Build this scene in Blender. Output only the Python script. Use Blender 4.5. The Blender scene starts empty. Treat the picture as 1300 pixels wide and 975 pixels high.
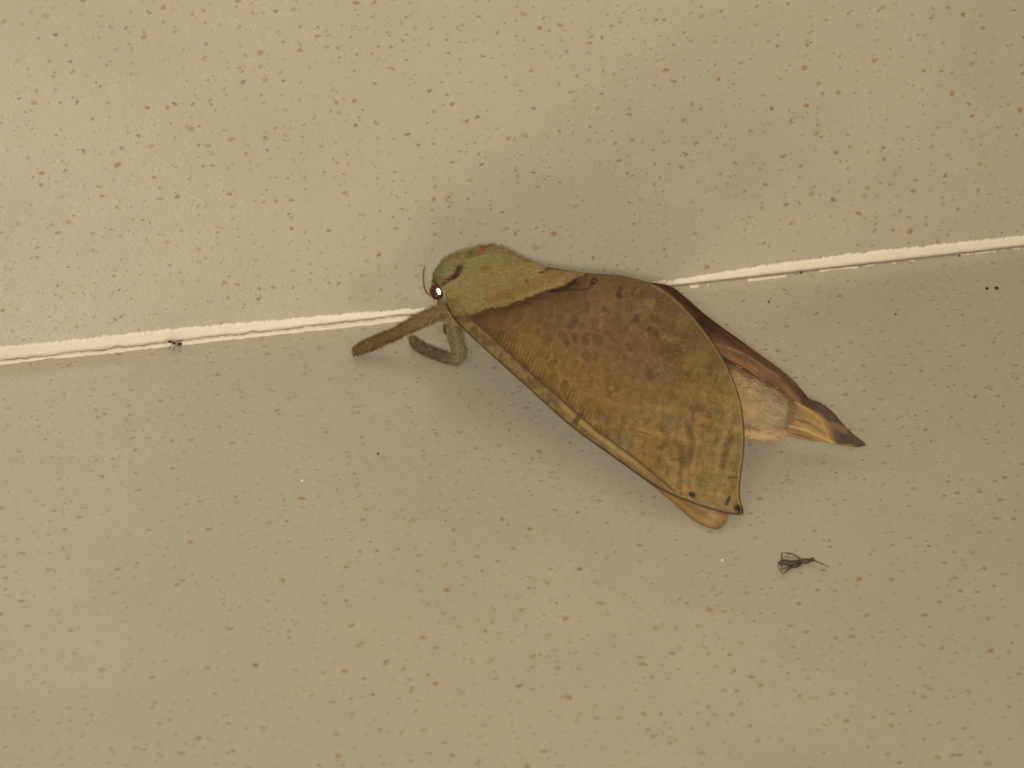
import bpy, math
import numpy as np
from mathutils import Vector, Matrix

# ------------------------------------------------------------------ camera
sc = bpy.context.scene
COL = sc.collection
MM = 0.001
W, H, F = 1300.0, 975.0, 3250.0
E_, YAW, TY, DIST = math.radians(34), -0.20893749, -25.77941942, 450.0
tgt = np.array([0, TY, 0.0])
dv = np.array([math.sin(YAW)*math.cos(E_), -math.cos(YAW)*math.cos(E_), math.sin(E_)])
CAM = tgt + DIST*dv
FW = -dv
RT = np.cross(FW, [0, 0, 1.0]); RT /= np.linalg.norm(RT)
UP = np.cross(RT, FW)

cd = bpy.data.cameras.new('camera'); cam = bpy.data.objects.new('camera', cd); COL.objects.link(cam)
cam.matrix_world = Matrix(((RT[0], UP[0], -FW[0], CAM[0]*MM), (RT[1], UP[1], -FW[1], CAM[1]*MM),
                           (RT[2], UP[2], -FW[2], CAM[2]*MM), (0, 0, 0, 1)))
cd.sensor_width = 36; cd.lens = 90; cd.clip_start = 0.01; cd.clip_end = 20
cd.dof.use_dof = True; cd.dof.focus_distance = 0.440; cd.dof.aperture_fstop = 30
sc.camera = cam

# ------------------------------------------------------------------ world, lamps, exposure
wd = bpy.data.worlds.new('World'); sc.world = wd; wd.use_nodes = True
bg = wd.node_tree.nodes['Background']; bg.inputs[0].default_value = (1.0, 0.92, 0.78, 1); bg.inputs[1].default_value = 0.10

def area(name, loc, target, size, power, col):
    l = bpy.data.lights.new(name, 'AREA'); l.shape = 'DISK'; l.size = size*MM; l.energy = power; l.color = col
    o = bpy.data.objects.new(name, l); COL.objects.link(o)
    o.location = Vector(loc)*MM
    o.rotation_euler = (Vector(target) - Vector(loc)).to_track_quat('-Z', 'Y').to_euler()
    return o
# the flash, right above the lens and a little to its right
fl = CAM - UP*14 - RT*4 - FW*240
F_ = area('flash', fl, (6, 0, 22), 70, .515, (1.0, 0.95, 0.87)); F_.data.spread = math.radians(74)
#
# unseen soft fill lamp, added up and behind to the left
area('fill_lamp', (-420, -460, 560), (30, -40, 0), 260, .62, (1.0, 0.95, 0.82))

sc.view_settings.view_transform = 'Standard'; sc.view_settings.look = 'None'
sc.view_settings.exposure = 0.0; sc.view_settings.gamma = 1.0
sc.cycles.caustics_reflective = True
sc.cycles.blur_glossy = 0.0
sc.cycles.max_bounces = 8

# ------------------------------------------------------------------ geometry helpers (all lengths in mm)
def P(px, py, z):
    d = FW + RT*((px-W/2)/F) + UP*((H/2-py)/F)
    return CAM + d*((z-CAM[2])/d[2])
def PY(px, py, y):
    d = FW + RT*((px-W/2)/F) + UP*((H/2-py)/F)
    return CAM + d*((y-CAM[1])/d[1])
def proj(p):
    q = np.asarray(p) - CAM; z = q@FW
    return np.stack([W/2 + F*(q@RT)/z, H/2 - F*(q@UP)/z], -1)

rng = np.random.default_rng(7)
def _h(ix, iy, seed):
    n = (ix.astype(np.int64)*374761393 + iy.astype(np.int64)*668265263 + seed*982451653) & 0x7fffffff
    n = ((n ^ (n >> 13))*1274126177) & 0x7fffffff
    return ((n ^ (n >> 16)) & 0xffff)/65535.0
def vnoise(x, y, seed=0):
    x = np.asarray(x, float); y = np.asarray(y, float)
    ix = np.floor(x); iy = np.floor(y); fx = x-ix; fy = y-iy
    fx = fx*fx*(3-2*fx); fy = fy*fy*(3-2*fy); ix = ix.astype(int); iy = iy.astype(int)
    a = _h(ix, iy, seed); b = _h(ix+1, iy, seed); c = _h(ix, iy+1, seed); d = _h(ix+1, iy+1, seed)
    return (a*(1-fx)+b*fx)*(1-fy) + (c*(1-fx)+d*fx)*fy
def fbm(x, y, seed=0, o=4):
    s = 0; a = 0.5; t = 0
    for k in range(o):
        s = s + a*vnoise(x*2**k, y*2**k, seed+k*17); t += a; a *= 0.55
    return s/t
def worley(x, y, seed=0):
    ix = np.floor(x).astype(int); iy = np.floor(y).astype(int); f1 = np.full(x.shape, 9.); f2 = f1.copy(); idv = np.zeros(x.shape)
    for dx in (-1, 0, 1):
        for dy in (-1, 0, 1):
            cx, cy = ix+dx, iy+dy; d = np.hypot(cx+.1+.8*_h(cx, cy, seed)-x, cy+.1+.8*_h(cx, cy, seed+5)-y)
            n = d < f1; f2 = np.where(n, f1, np.minimum(f2, d)); idv = np.where(n, _h(cx, cy, seed+9), idv); f1 = np.where(n, d, f1)
    return f1, f2, idv
def sst(a, b, x):
    t = np.clip((x-a)/(b-a), 0, 1); return t*t*(3-2*t)
def dpoly(px, py, pts):
    """distance in px to a polyline and the position 0..1 along it"""
    best = np.full(np.shape(px), 1e9); tt = np.zeros(np.shape(px)); pts = np.array(pts, float)
    L = np.r_[0, np.cumsum(np.linalg.norm(np.diff(pts, axis=0), axis=1))]
    for i in range(len(pts)-1):
        a, b = pts[i], pts[i+1]; ab = b-a
        t = np.clip(((px-a[0])*ab[0]+(py-a[1])*ab[1])/(ab@ab), 0, 1)
        d = np.hypot(px-a[0]-t*ab[0], py-a[1]-t*ab[1])
        m = d < best; best = np.where(m, d, best); tt = np.where(m, (L[i]+t*(L[i+1]-L[i]))/L[-1], tt)
    return best, tt
def lin(c):
    c = np.asarray(c, float)/255.0
    return np.where(c <= 0.04045, c/12.92, ((c+0.055)/1.055)**2.4)
def cmr(pts, n, closed=False):
    """Catmull-Rom through pts, n samples evenly spread by length"""
    p = np.array(pts, float); ext = np.vstack([2*p[0]-p[1], p, 2*p[-1]-p[-2]]); out = []
    for i in range(len(p)-1):
        a, b, c, d = ext[i:i+4]
        t = np.linspace(0, 1, 24, endpoint=False)[:, None]
        out.append(0.5*((2*b)+(-a+c)*t+(2*a-5*b+4*c-d)*t**2+(-a+3*b-3*c+d)*t**3))
    out = np.vstack(out+[p[-1:]])
    L = np.r_[0, np.cumsum(np.linalg.norm(np.diff(out[:, :3], axis=0), axis=1))]
    s = np.linspace(0, L[-1], n)
    return np.stack([np.interp(s, L, out[:, k]) for k in range(out.shape[1])], -1)

def mesh(name, V, Fc, mat, parent=None, cols=None, smooth=True, kind=None):
    V = np.asarray(V, float)*MM
    me = bpy.data.meshes.new(name); me.from_pydata(V.tolist(), [], [tuple(int(i) for i in f) for f in Fc]); me.update()
    if smooth: me.polygons.foreach_set('use_smooth', [True]*len(me.polygons))
    if cols is not None:
        at = me.color_attributes.new('Col', 'FLOAT_COLOR', 'POINT')
        c = np.ones((len(V), 4), np.float32); c[:, :3] = np.clip(cols, 0.002, 1); at.data.foreach_set('color', c.ravel())
    me.materials.append(mat)
    o = bpy.data.objects.new(name, me); COL.objects.link(o)
    if parent is not None:
        o.parent = parent
        off = Vector((0, 0, 0)); q = parent
        while q is not None: off += q.location; q = q.parent
        o.location = (0, 0, 0)
        for v in me.vertices: v.co -= off
    if kind: o['kind'] = kind
    return o
def root(name, loc, label, cat, group=None):
    o = bpy.data.objects.new(name, None); COL.objects.link(o); o.location = Vector(loc)*MM; o.empty_display_size = 0.005
    o['label'] = label; o['category'] = cat
    if group: o['group'] = group
    return o
def grid_faces(n, m, wrap=False, off=0):
    f = []
    for i in range(n-1):
        for j in range(m if wrap else m-1):
            j2 = (j+1) % m
            f.append((off+i*m+j, off+i*m+j2, off+(i+1)*m+j2, off+(i+1)*m+j))
    return f
def tube(path, radii, seg=10, flat=1.0, n=None, cap=True):
    """round tube along path (3-D points); radii per point"""
    pr = np.hstack([np.array(path, float), np.array(radii, float).reshape(-1, 1)])
    n = n or max(4, 4*len(path)); s = cmr(pr, n); c = s[:, :3]; r = np.abs(s[:, 3])
    T = np.gradient(c, axis=0); T /= np.linalg.norm(T, axis=1)[:, None]
    ref = np.array([0, 0, 1.0]); N = np.cross(T, ref); bad = np.linalg.norm(N, axis=1) < 1e-3
    N[bad] = [1, 0, 0]; N /= np.linalg.norm(N, axis=1)[:, None]; B = np.cross(N, T)
    a = np.linspace(0, 2*np.pi, seg, endpoint=False)
    V = (c[:, None] + r[:, None, None]*(np.cos(a)[None, :, None]*N[:, None] + flat*np.sin(a)[None, :, None]*B[:, None])).reshape(-1, 3)
    Fc = grid_faces(n, seg, True)
    if cap:
        V = np.vstack([V, c[0]-T[0]*r[0]*.6, c[-1]+T[-1]*r[-1]*.6]); k = n*seg
        Fc += [(k, (j+1) % seg, j) for j in range(seg)] + [(k+1, (n-1)*seg+j, (n-1)*seg+(j+1) % seg) for j in range(seg)]
    return V, Fc
def join(parts):
    V = []; Fc = []; k = 0
    for v, f in parts:
        V.append(v); Fc += [tuple(i+k for i in q) for q in f]; k += len(v)
    return np.vstack(V), Fc
def sphere(c, r, n=14, m=20, squash=(1, 1, 1)):
    th = np.linspace(0, np.pi, n); ph = np.linspace(0, 2*np.pi, m, endpoint=False)
    V = np.stack([np.sin(th)[:, None]*np.cos(ph), np.sin(th)[:, None]*np.sin(ph), np.cos(th)[:, None]*np.ones(m)], -1).reshape(-1, 3)
    return np.array(c)+V*r*np.array(squash), grid_faces(n, m, True)
def strands(V, Fc, cols, N, length, width, comb, lift, jit=0.5, mask=None, cjit=0.18, seed=3, out=None):
    """thin hair triangles growing from a surface, laid along comb(point)"""
    g = np.random.default_rng(seed)
    sgn = 1.0
    tri = []
    for f in Fc:
        tri.append((f[0], f[1], f[2]))
        if len(f) == 4: tri.append((f[0], f[2], f[3]))
    tri = np.array(tri); A, B, C = V[tri[:, 0]], V[tri[:, 1]], V[tri[:, 2]]
    nrm = np.cross(B-A, C-A)
    ctr = V.mean(0); vol = np.sum((A-ctr)*np.cross(B-ctr, C-ctr)) if out is None else np.sum(nrm@out)
    if vol < 0: nrm = -nrm
    ar = np.linalg.norm(nrm, axis=1)
    if mask is not None: ar = ar*mask((A+B+C)/3)
    ids = g.choice(len(tri), N, p=ar/ar.sum())
    u, v = g.random(N), g.random(N); fl_ = u+v > 1; u[fl_] = 1-u[fl_]; v[fl_] = 1-v[fl_]
    p = A[ids]+(B-A)[ids]*u[:, None]+(C-A)[ids]*v[:, None]
    n = nrm[ids]/(np.linalg.norm(nrm[ids], axis=1)[:, None]+1e-12)
    d = comb(p); d = d/np.linalg.norm(d, axis=1)[:, None]
    d = d - n*np.sum(d*n, 1)[:, None]; d = d/(np.linalg.norm(d, axis=1)[:, None]+1e-9)
    d = d + n*lift*(0.5+g.random(N))[:, None] + g.normal(0, jit, (N, 3)); d /= np.linalg.norm(d, axis=1)[:, None]
    L = length*(0.5+0.9*g.random(N))[:, None]
    s = np.cross(d, g.normal(0, 1, (N, 3))); s /= np.linalg.norm(s, axis=1)[:, None]
    w = width*(0.7+0.6*g.random(N))[:, None]
    mid = p+d*L*.55+n*L*.04
    VV = np.stack([p-s*w, p+s*w, mid+s*w*.7, mid-s*w*.7, p+d*L-n*L*.05], 1).reshape(-1, 3)
    k = np.arange(N)*5
    FF = [(a, a+1, a+2, a+3) for a in k] + [(a+3, a+2, a+4) for a in k]
    c = cols[tri[ids, 0]]*(1+g.normal(0, cjit, N))[:, None]
    return VV, FF, np.repeat(c, 5, 0)

# ------------------------------------------------------------------ materials
def mat(name):
    m = bpy.data.materials.new(name); m.use_nodes = True; nt = m.node_tree; return m, nt, nt.nodes['Principled BSDF']
def nd(nt, t, **k):
    n = nt.nodes.new(t)
    for a, b in k.items(): setattr(n, a, b)
    return n
def mth(nt, op, a, b=None, c=None, clamp=False):
    n = nd(nt, 'ShaderNodeMath', operation=op, use_clamp=clamp)
    for i, x in enumerate((a, b, c)):
        if x is None: continue
        if isinstance(x, (int, float)): n.inputs[i].default_value = x
        else: nt.links.new(x, n.inputs[i])
    return n.outputs[0]
def mix(nt, f, a, b):
    n = nd(nt, 'ShaderNodeMix', data_type='RGBA')
    for s, x in ((n.inputs[0], f), (n.inputs[6], a), (n.inputs[7], b)):
        if isinstance(x, (int, float)): s.default_value = x
        elif isinstance(x, tuple): s.default_value = (*x, 1) if len(x) == 3 else x
        else: nt.links.new(x, s)
    return n.outputs[2]
def ramp(nt, v, a, b):
    n = nd(nt, 'ShaderNodeMapRange', interpolation_type='SMOOTHSTEP')
    nt.links.new(v, n.inputs[0]); n.inputs[1].default_value = a; n.inputs[2].default_value = b
    return n.outputs[0]
def noise(nt, vec, scale, detail=3, rough=.55):
    n = nd(nt, 'ShaderNodeTexNoise'); nt.links.new(vec, n.inputs['Vector'])
    n.inputs['Scale'].default_value = scale; n.inputs['Detail'].default_value = detail; n.inputs['Roughness'].default_value = rough
    return n

def tile_material(name, rot, base, rough, grain):
    m, nt, b = mat(name)
    tc = nd(nt, 'ShaderNodeTexCoord'); mp = nd(nt, 'ShaderNodeMapping', vector_type='POINT')
    mp.inputs['Scale'].default_value = (860, 1060, 1060)       # metres to millimetres
    mp.inputs['Rotation'].default_value = rot
    nt.links.new(tc.outputs['Object'], mp.inputs['Vector']); vec = mp.outputs[0]
    # irregular outlines for the specks
    wob = noise(nt, vec, 1.1, 2); sub = nd(nt, 'ShaderNodeVectorMath', operation='SUBTRACT'); nt.links.new(wob.outputs['Color'], sub.inputs[0]); sub.inputs[1].default_value = (.5, .5, .5)
    scl = nd(nt, 'ShaderNodeVectorMath', operation='SCALE'); nt.links.new(sub.outputs[0], scl.inputs[0]); scl.inputs['Scale'].default_value = 1.1
    add = nd(nt, 'ShaderNodeVectorMath', operation='ADD'); nt.links.new(vec, add.inputs[0]); nt.links.new(scl.outputs[0], add.inputs[1])
    def specks(scale, r0, r1, dens, seed, clump):
        off = nd(nt, 'ShaderNodeVectorMath', operation='ADD'); nt.links.new(add.outputs[0], off.inputs[0]); off.inputs[1].default_value = (seed*13.7, seed*7.3, 0)
        v = nd(nt, 'ShaderNodeTexVoronoi', voronoi_dimensions='2D'); nt.links.new(off.outputs[0], v.inputs['Vector']); v.inputs['Scale'].default_value = scale
        v.inputs['Randomness'].default_value = 1.0
        sp = nd(nt, 'ShaderNodeSeparateColor'); nt.links.new(v.outputs['Color'], sp.inputs[0])
        cl = noise(nt, off.outputs[0], clump, 1).outputs[0]
        pres = mth(nt, 'LESS_THAN', sp.outputs[0], mth(nt, 'MULTIPLY', ramp(nt, cl, .0, .75), dens*1.32))
        rad = mth(nt, 'MULTIPLY_ADD', mth(nt, 'POWER', sp.outputs[1], 2.2), (r1-r0)*scale, r0*scale)
        d = mth(nt, 'DIVIDE', v.outputs['Distance'], rad)
        msk = mth(nt, 'SUBTRACT', 1.0, ramp(nt, d, .45, 1.15))
        stren = mth(nt, 'MULTIPLY_ADD', sp.outputs[2], .75, .25)
        return mth(nt, 'MULTIPLY', mth(nt, 'MULTIPLY', msk, pres), stren, clamp=True)
    big = noise(nt, vec, .035, 3).outputs[0]; med = noise(nt, vec, .35, 4).outputs[0]; fine = noise(nt, vec, 2.6, 2).outputs[0]
    c = mix(nt, ramp(nt, big, .3, .7), tuple(np.array(base)*.955), tuple(np.array(base)*1.03))
    c = mix(nt, mth(nt, 'MULTIPLY', ramp(nt, med, .35, .75), .22), c, tuple(np.array(base)*np.array([.93, .91, .86])))
    c = mix(nt, mth(nt, 'MULTIPLY', ramp(nt, fine, .55, .8), .22), c, tuple(np.minimum(np.array(base)*1.18, .9)))
    brown = (.40, .22, .09); grey = (.20, .19, .155); faint = (.46, .32, .17); pale = (.30, .29, .22)
    c = mix(nt, mth(nt, 'MULTIPLY', specks(.46, .24, .48, .36, 5, .12), .6), c, faint)
    c = mix(nt, mth(nt, 'MULTIPLY', specks(.46, .24, .46, .36, 6, .12), .55), c, pale)
    c = mix(nt, mth(nt, 'MULTIPLY', specks(.36, .25, .62, .38, 1, .10), .95), c, brown)
    c = mix(nt, mth(nt, 'MULTIPLY', specks(.46, .20, .42, .36, 2, .12), .85), c, brown)
    c = mix(nt, mth(nt, 'MULTIPLY', specks(.37, .23, .48, .36, 3, .10), .85), c, grey)
    flk = nd(nt, 'ShaderNodeTexVoronoi'); nt.links.new(vec, flk.inputs['Vector']); flk.inputs['Scale'].default_value = 1.3  # pale flecks painted in for the sparkle of the gloss
    c = mix(nt, mth(nt, 'MULTIPLY', mth(nt, 'SUBTRACT', 1.0, ramp(nt, flk.outputs['Distance'], .08, .28)), mth(nt, 'MULTIPLY', ramp(nt, noise(nt, vec, .06, 2).outputs[0], .45, .7), .38*grain)), c, (.80, .76, .64))
    # small stains
    st = noise(nt, vec, .09, 4, .6).outputs[0]
    c = mix(nt, mth(nt, 'MULTIPLY', ramp(nt, st, .66, .82), .25), c, (.42, .30, .14))
    nt.links.new(c, b.inputs['Base Color'])
    rg = mth(nt, 'MULTIPLY_ADD', noise(nt, vec, .8, 3).outputs[0], .16, rough-.08)
    nt.links.new(rg, b.inputs['Roughness'])
    b.inputs['Specular IOR Level'].default_value = .85
    # the glaze: gentle waviness and a fine grit that sparkles
    bp = nd(nt, 'ShaderNodeBump'); bp.inputs['Strength'].default_value = 1.0; bp.inputs['Distance'].default_value = .001
    grit = nd(nt, 'ShaderNodeTexVoronoi'); nt.links.new(vec, grit.inputs['Vector']); grit.inputs['Scale'].default_value = 1.7
    gs = mth(nt, 'MULTIPLY', ramp(nt, grit.outputs['Distance'], .42, .0), grain*-.03)
    hh = mth(nt, 'ADD', mth(nt, 'MULTIPLY', noise(nt, vec, .5, 2).outputs[0], .05), mth(nt, 'MULTIPLY', noise(nt, vec, 3.0, 2).outputs[0], grain*.045))
    nt.links.new(mth(nt, 'ADD', hh, gs), bp.inputs['Height']); nt.links.new(bp.outputs[0], b.inputs['Normal'])
    return m
TB = (.515, .455, .325)
M_floor = tile_material('floor_tile_glaze', (0, 0, 0), TB, .19, .6)
M_wall = tile_material('wall_tile_glaze', (math.radians(-90), 0, 0), TB, .21, 1.0)

def simple(name, col, rough=.7, spec=.3, nscale=3.0, namt=.25, bump=.03):
    m, nt, b = mat(name); tc = nd(nt, 'ShaderNodeTexCoord'); mp = nd(nt, 'ShaderNodeMapping'); mp.inputs['Scale'].default_value = (1000,)*3
    nt.links.new(tc.outputs['Object'], mp.inputs['Vector']); n = noise(nt, mp.outputs[0], nscale, 4)
    c = mix(nt, n.outputs[0], tuple(np.array(col)*(1-namt)), tuple(np.array(col)*(1+namt)))
    nt.links.new(c, b.inputs['Base Color']); b.inputs['Roughness'].default_value = rough; b.inputs['Specular IOR Level'].default_value = spec
    if bump:
        bp = nd(nt, 'ShaderNodeBump'); bp.inputs['Distance'].default_value = .001; nt.links.new(mth(nt, 'MULTIPLY', n.outputs[0], bump), bp.inputs['Height']); nt.links.new(bp.outputs[0], b.inputs['Normal'])
    return m
M_grout = simple('grout', (.89, .79, .61), .95, .1, 1.6, .05, .07)
M_dirt = simple('joint_dirt', (.30, .25, .17), .9, .1)
M_eye = simple('moth_eye', (.085, .018, .006), .22, .6, 3, .3, 0)
M_feeler = simple('moth_antenna', (.20, .075, .03), .6)
M_claw = simple('moth_claw', (.05, .025, .012), .5)
M_ant = simple('ant_shell', (.035, .026, .016), .4)
M_gnat = simple('gnat_shell', (.075, .05, .028), .5)
M_grain = simple('dirt_grain', (.015, .013, .01), .7)
M_dust = simple('dust_grain', (.88, .87, .82), .35, .6)
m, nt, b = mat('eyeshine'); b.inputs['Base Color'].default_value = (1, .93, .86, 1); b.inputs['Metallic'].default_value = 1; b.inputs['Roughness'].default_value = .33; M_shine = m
m, nt, b = mat('gnat_wing'); b.inputs['Base Color'].default_value = (.16, .13, .08, 1); b.inputs['Alpha'].default_value = .05; b.inputs['Roughness'].default_value = .3; M_gwing = m

def painted(name, rough, spec, fine, amt, bump, sheen=0.0, stretch=(1, 1, 1)):
    """pigment from the vertex colours with fine procedural scale texture over it"""
    m, nt, b = mat(name)
    at = nd(nt, 'ShaderNodeAttribute', attribute_name='Col'); tc = nd(nt, 'ShaderNodeTexCoord'); mp = nd(nt, 'ShaderNodeMapping')
    mp.inputs['Scale'].default_value = tuple(1000*s for s in stretch); nt.links.new(tc.outputs['Object'], mp.inputs['Vector'])
    n1 = noise(nt, mp.outputs[0], fine, 5, .65).outputs[0]; n2 = noise(nt, mp.outputs[0], fine*.28, 3).outputs[0]
    mu = nd(nt, 'ShaderNodeVectorMath', operation='SCALE'); nt.links.new(at.outputs['Color'], mu.inputs[0])
    k = mth(nt, 'MULTIPLY_ADD', mth(nt, 'ADD', n1, mth(nt, 'MULTIPLY', n2, .5)), amt*2, 1-amt*1.5)
    nt.links.new(k, mu.inputs['Scale']); nt.links.new(mu.outputs[0], b.inputs['Base Color'])
    b.inputs['Roughness'].default_value = rough; b.inputs['Specular IOR Level'].default_value = spec
    if sheen: b.inputs['Sheen Weight'].default_value = sheen; b.inputs['Sheen Roughness'].default_value = .5; b.inputs['Sheen Tint'].default_value = (1, .9, .6, 1)
    if bump:
        bp = nd(nt, 'ShaderNodeBump'); bp.inputs['Distance'].default_value = .001
        nt.links.new(mth(nt, 'MULTIPLY', mth(nt, 'ADD', n1, n2), bump), bp.inputs['Height']); nt.links.new(bp.outputs[0], b.inputs['Normal'])
    return m
M_wing = painted('wing_scales', .50, .34, 3.0, .26, .16)
M_hind = painted('hindwing_scales', .60, .28, 2.5, .16, .08)
M_body = painted('body_down', .85, .1, 2.4, .22, .22)
M_fur = painted('body_hairs', .75, .15, 2.0, .10, 0)

# ------------------------------------------------------------------ the setting: floor tile, wall tile, grout joint
def slab(name, V8, material, bev):
    import bmesh
    bm = bmesh.new(); vs = [bm.verts.new(Vector(v)*MM) for v in V8]
    for f in ((0, 1, 2, 3), (7, 6, 5, 4), (0, 4, 5, 1), (1, 5, 6, 2), (2, 6, 7, 3), (3, 7, 4, 0)): bm.faces.new([vs[i] for i in f])
    bmesh.ops.recalc_face_normals(bm, faces=bm.faces)
    bmesh.ops.bevel(bm, geom=list(bm.edges), offset=bev*MM, segments=3, affect='EDGES', profile=.6)
    me = bpy.data.meshes.new(name); bm.to_mesh(me); bm.free(); me.materials.append(material)
    o = bpy.data.objects.new(name, me); COL.objects.link(o); o['kind'] = 'structure'; return o
def box8(x0, x1, y0, y1, z0, z1):
    return [(x0, y0, z0), (x1, y0, z0), (x1, y1, z0), (x0, y1, z0), (x0, y0, z1), (x1, y0, z1), (x1, y1, z1), (x0, y1, z1)]
floor = slab('floor', box8(-420, 420, -700, -.25, -8, 0), M_floor, .15)
wall = slab('wall', box8(-420, 420, 0, 8, 0.5, 460), M_wall, .2)
bed = slab('joint_bed', box8(-420, 420, -.22, 7.8, -8, .3), M_dirt, .02)

# x of the wall foot for a picture column, used only to tell how wide the joint is where
xs = np.arange(-160, 175, .14)
foot = proj(np.stack([xs, xs*0, xs*0], -1))[:, 0]
hz = np.interp(foot, [-100, 0, 60, 220, 400, 545, 640, 760, 850, 930, 1000, 1080, 1180, 1320], [3.3, 3.3, 3.1, 2.9, 2.2, 1.3, 1.1, 1.1, 1.3, 1.9, 2.4, 2.7, 2.6, 2.5])
up = hz + .5*(fbm(xs*.9, xs*0, 3)-.5) + .6*(fbm(xs*3.5, xs*0+5, 5, 3)-.5)
lo = .34 + .75*(fbm(xs*.33, xs*0+9, 8)-.5) + .34*(fbm(xs*1.6, xs*0, 12)-.5)
lo = np.where(foot > 560, .1+lo*.25, np.clip(lo, .12, .75)); gapw = .03+.11*sst(.35, .7, fbm(xs*.5, xs*0+4, 18))
rows = [(lambda i: (0.02, up)), (lambda i: (-.10, up-.01)), (lambda i: (-.14, up*.72)), (lambda i: (-.16, up*.35+lo*.65)), (lambda i: (-.16, lo+.02)), (lambda i: (-.02, lo))]
V = []
for k, r in enumerate(rows):
    y, z = r(0); V.append(np.stack([xs, np.full_like(xs, y)-(.05*(fbm(xs*1.7, xs*0+k*3.1, 30+k)) if 0 < k < 5 else 0), z], -1))
V = np.stack(V, 1).reshape(-1, 3)
grout = mesh('grout', V, grid_faces(len(xs), len(rows)), M_grout, smooth=True, kind='structure')
# the lower lip of grout left on the floor tile, parted from the rest by a crack; flaky to the right of the moth
wl = np.interp(foot, [-100, 0, 60, 90, 220, 400, 545, 640, 760, 830, 960, 1010, 1060, 1110, 1180, 1320], [.6, .8, .5, 1.0, 1.0, 1.3, 1.5, 1.2, .9, .9, .9, .55, .3, .3, .25, .2])
off = 0.16 + .42*(fbm(xs*.4, xs*0+2, 41)-.4) + .22*(fbm(xs*2.4, xs*0, 44)-.5)
off = np.where(foot < 560, -.06, np.clip(off, .1, None)); lz = np.where(foot < 560, np.clip(lo-gapw, .02, None), 0)
wid = wl + .5*(fbm(xs*.8, xs*0+7, 51)-.5) + .4*(fbm(xs*3.1, xs*0+3, 53)-.5)
flake = fbm(xs*.35, xs*0+11, 61)
wid = np.where((foot > 800), np.where(flake > .47, wid, 0), wid); wid = np.clip(wid, 0, None)
lip = []
for a, bz in ((0., .0), (.02, .10), (.5, .14), (.94, .08), (1.0, .0)):
    lip.append(np.stack([xs, -(.27+off+a*wid), np.full_like(xs, bz)*np.clip(wid*3, 0, 1)+lz*max(0, 1-a*2.2)-.01+.03*(fbm(xs*2, xs*0+a*9, 71)-.5)*(0 < a < 1)], -1))
V = np.stack(lip, 1).reshape(-1, 3); keep = wid > .06
Fc = [f for f in grid_faces(len(xs), 5) if keep[f[0]//5] and keep[f[2]//5]]
mesh('grout_lip', V, Fc, M_grout, smooth=True, kind='structure')

# ------------------------------------------------------------------ the moth
moth = root('moth', (18, -32, 0), 'large olive-brown leaf-like moth with roofed wings, resting in the corner of floor and wall', 'moth')

# left forewing: near edge (costa) and the far edge (inner margin, then outer margin), as picture point and height
C_ = [(566, 386, 11), (574, 402, 10.5), (587, 416, 10), (612, 440, 9.2), (640, 465, 8.4), (691, 511, 7), (726, 542, 6), (781, 582, 4.5), (828, 615, 3.4), (866, 634, 2.6), (911, 649, 1.8), (930, 653, 1.3), (942, 653.5, 1.2)]
D_ = [(563, 372, 13), (573, 352, 15.5), (592, 333, 17.5), (622, 321, 19.5), (655, 326, 20.5), (690, 338, 21.3), (740, 346, 22), (790, 350, 22.4), (830, 361, 21.6), (856, 378, 20.2), (880, 402, 18.3), (905, 434, 16), (926, 470, 13.6), (940, 510, 11), (945, 550, 8.3), (943, 585, 6), (939.5, 612, 4.2), (939.5, 632, 2.8), (943.5, 647, 1.7), (943, 653.5, 1.2)]
def wing_grid(Cp, Dp, n, m, bulge, ripple=0.0, seed=0, warp=None):
    c = cmr([P(*q) for q in Cp], n); d = cmr([P(*q) for q in Dp], n)
    if warp is not None: # match stations along D to stations along C
        s = np.interp(np.linspace(0, 1, n), *warp)*(n-1); i = np.clip(s.astype(int), 0, n-2); t = (s-i)[:, None]; d = d[i]*(1-t)+d[i+1]*t
    v = np.linspace(0, 1, m)[None, :, None]
    G = c[:, None]*(1-v) + d[:, None]*v
    N = np.cross(np.gradient(G, axis=0).reshape(-1, 3), np.gradient(G, axis=1).reshape(-1, 3)).reshape(G.shape)
    N = N[n//4:n//2, m//4:3*m//4].reshape(-1, 3).mean(0); N /= np.linalg.norm(N)
    if N@(-FW) < 0: N = -N
    u = np.linspace(0, 1, n)[:, None]
    b_ = 4*v[..., 0]*(1-v[..., 0])*np.sin(np.pi*np.clip(u, 0, 1))**.7*bulge
    if ripple:
        pq = proj(G.reshape(-1, 3)); b_ = b_ + (ripple*(fbm(pq[:, 0]/38, pq[:, 1]/38, seed)-.5)*2).reshape(n, m)*np.minimum(1, 6*v[..., 0]*(1-v[..., 0]))*np.sin(np.pi*u)**.5
    return G + b_[..., None]*N, N
NU, NV = 440, 250
G, NW = wing_grid(C_, D_, NU, NV, 1.6, .42, 90, ([0, .35, .7, 1], [0, .40, .72, 1]))
V = G.reshape(-1, 3); pq = proj(V); X, Y = pq[:, 0], pq[:, 1]
uu = np.repeat(np.linspace(0, 1, NU), NV); vv = np.tile(np.linspace(0, 1, NV), NU)
# --- pigment of the left forewing
KI = np.array([.84, .80, .74])          # picture value of a white card there: turns photo colours into pigment
def pg(c): return lin(c)/KI
def wmix(a, b, t): return a*(1-t[:, None]) + b*t[:, None]
wx = X + 14*(fbm(X/22, Y/22, 1)-.5); wy = Y + 14*(fbm(X/22, Y/22, 2)-.5)
brown = pg((108, 82, 43)); tan = pg((138, 113, 67)); olive = pg((118, 90, 44)); basal = pg((138, 119, 68)); green = pg((128, 118, 72)); purple = pg((98, 74, 48)); rose = pg((136, 98, 58))
col = np.tile(brown, (len(X), 1))
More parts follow.
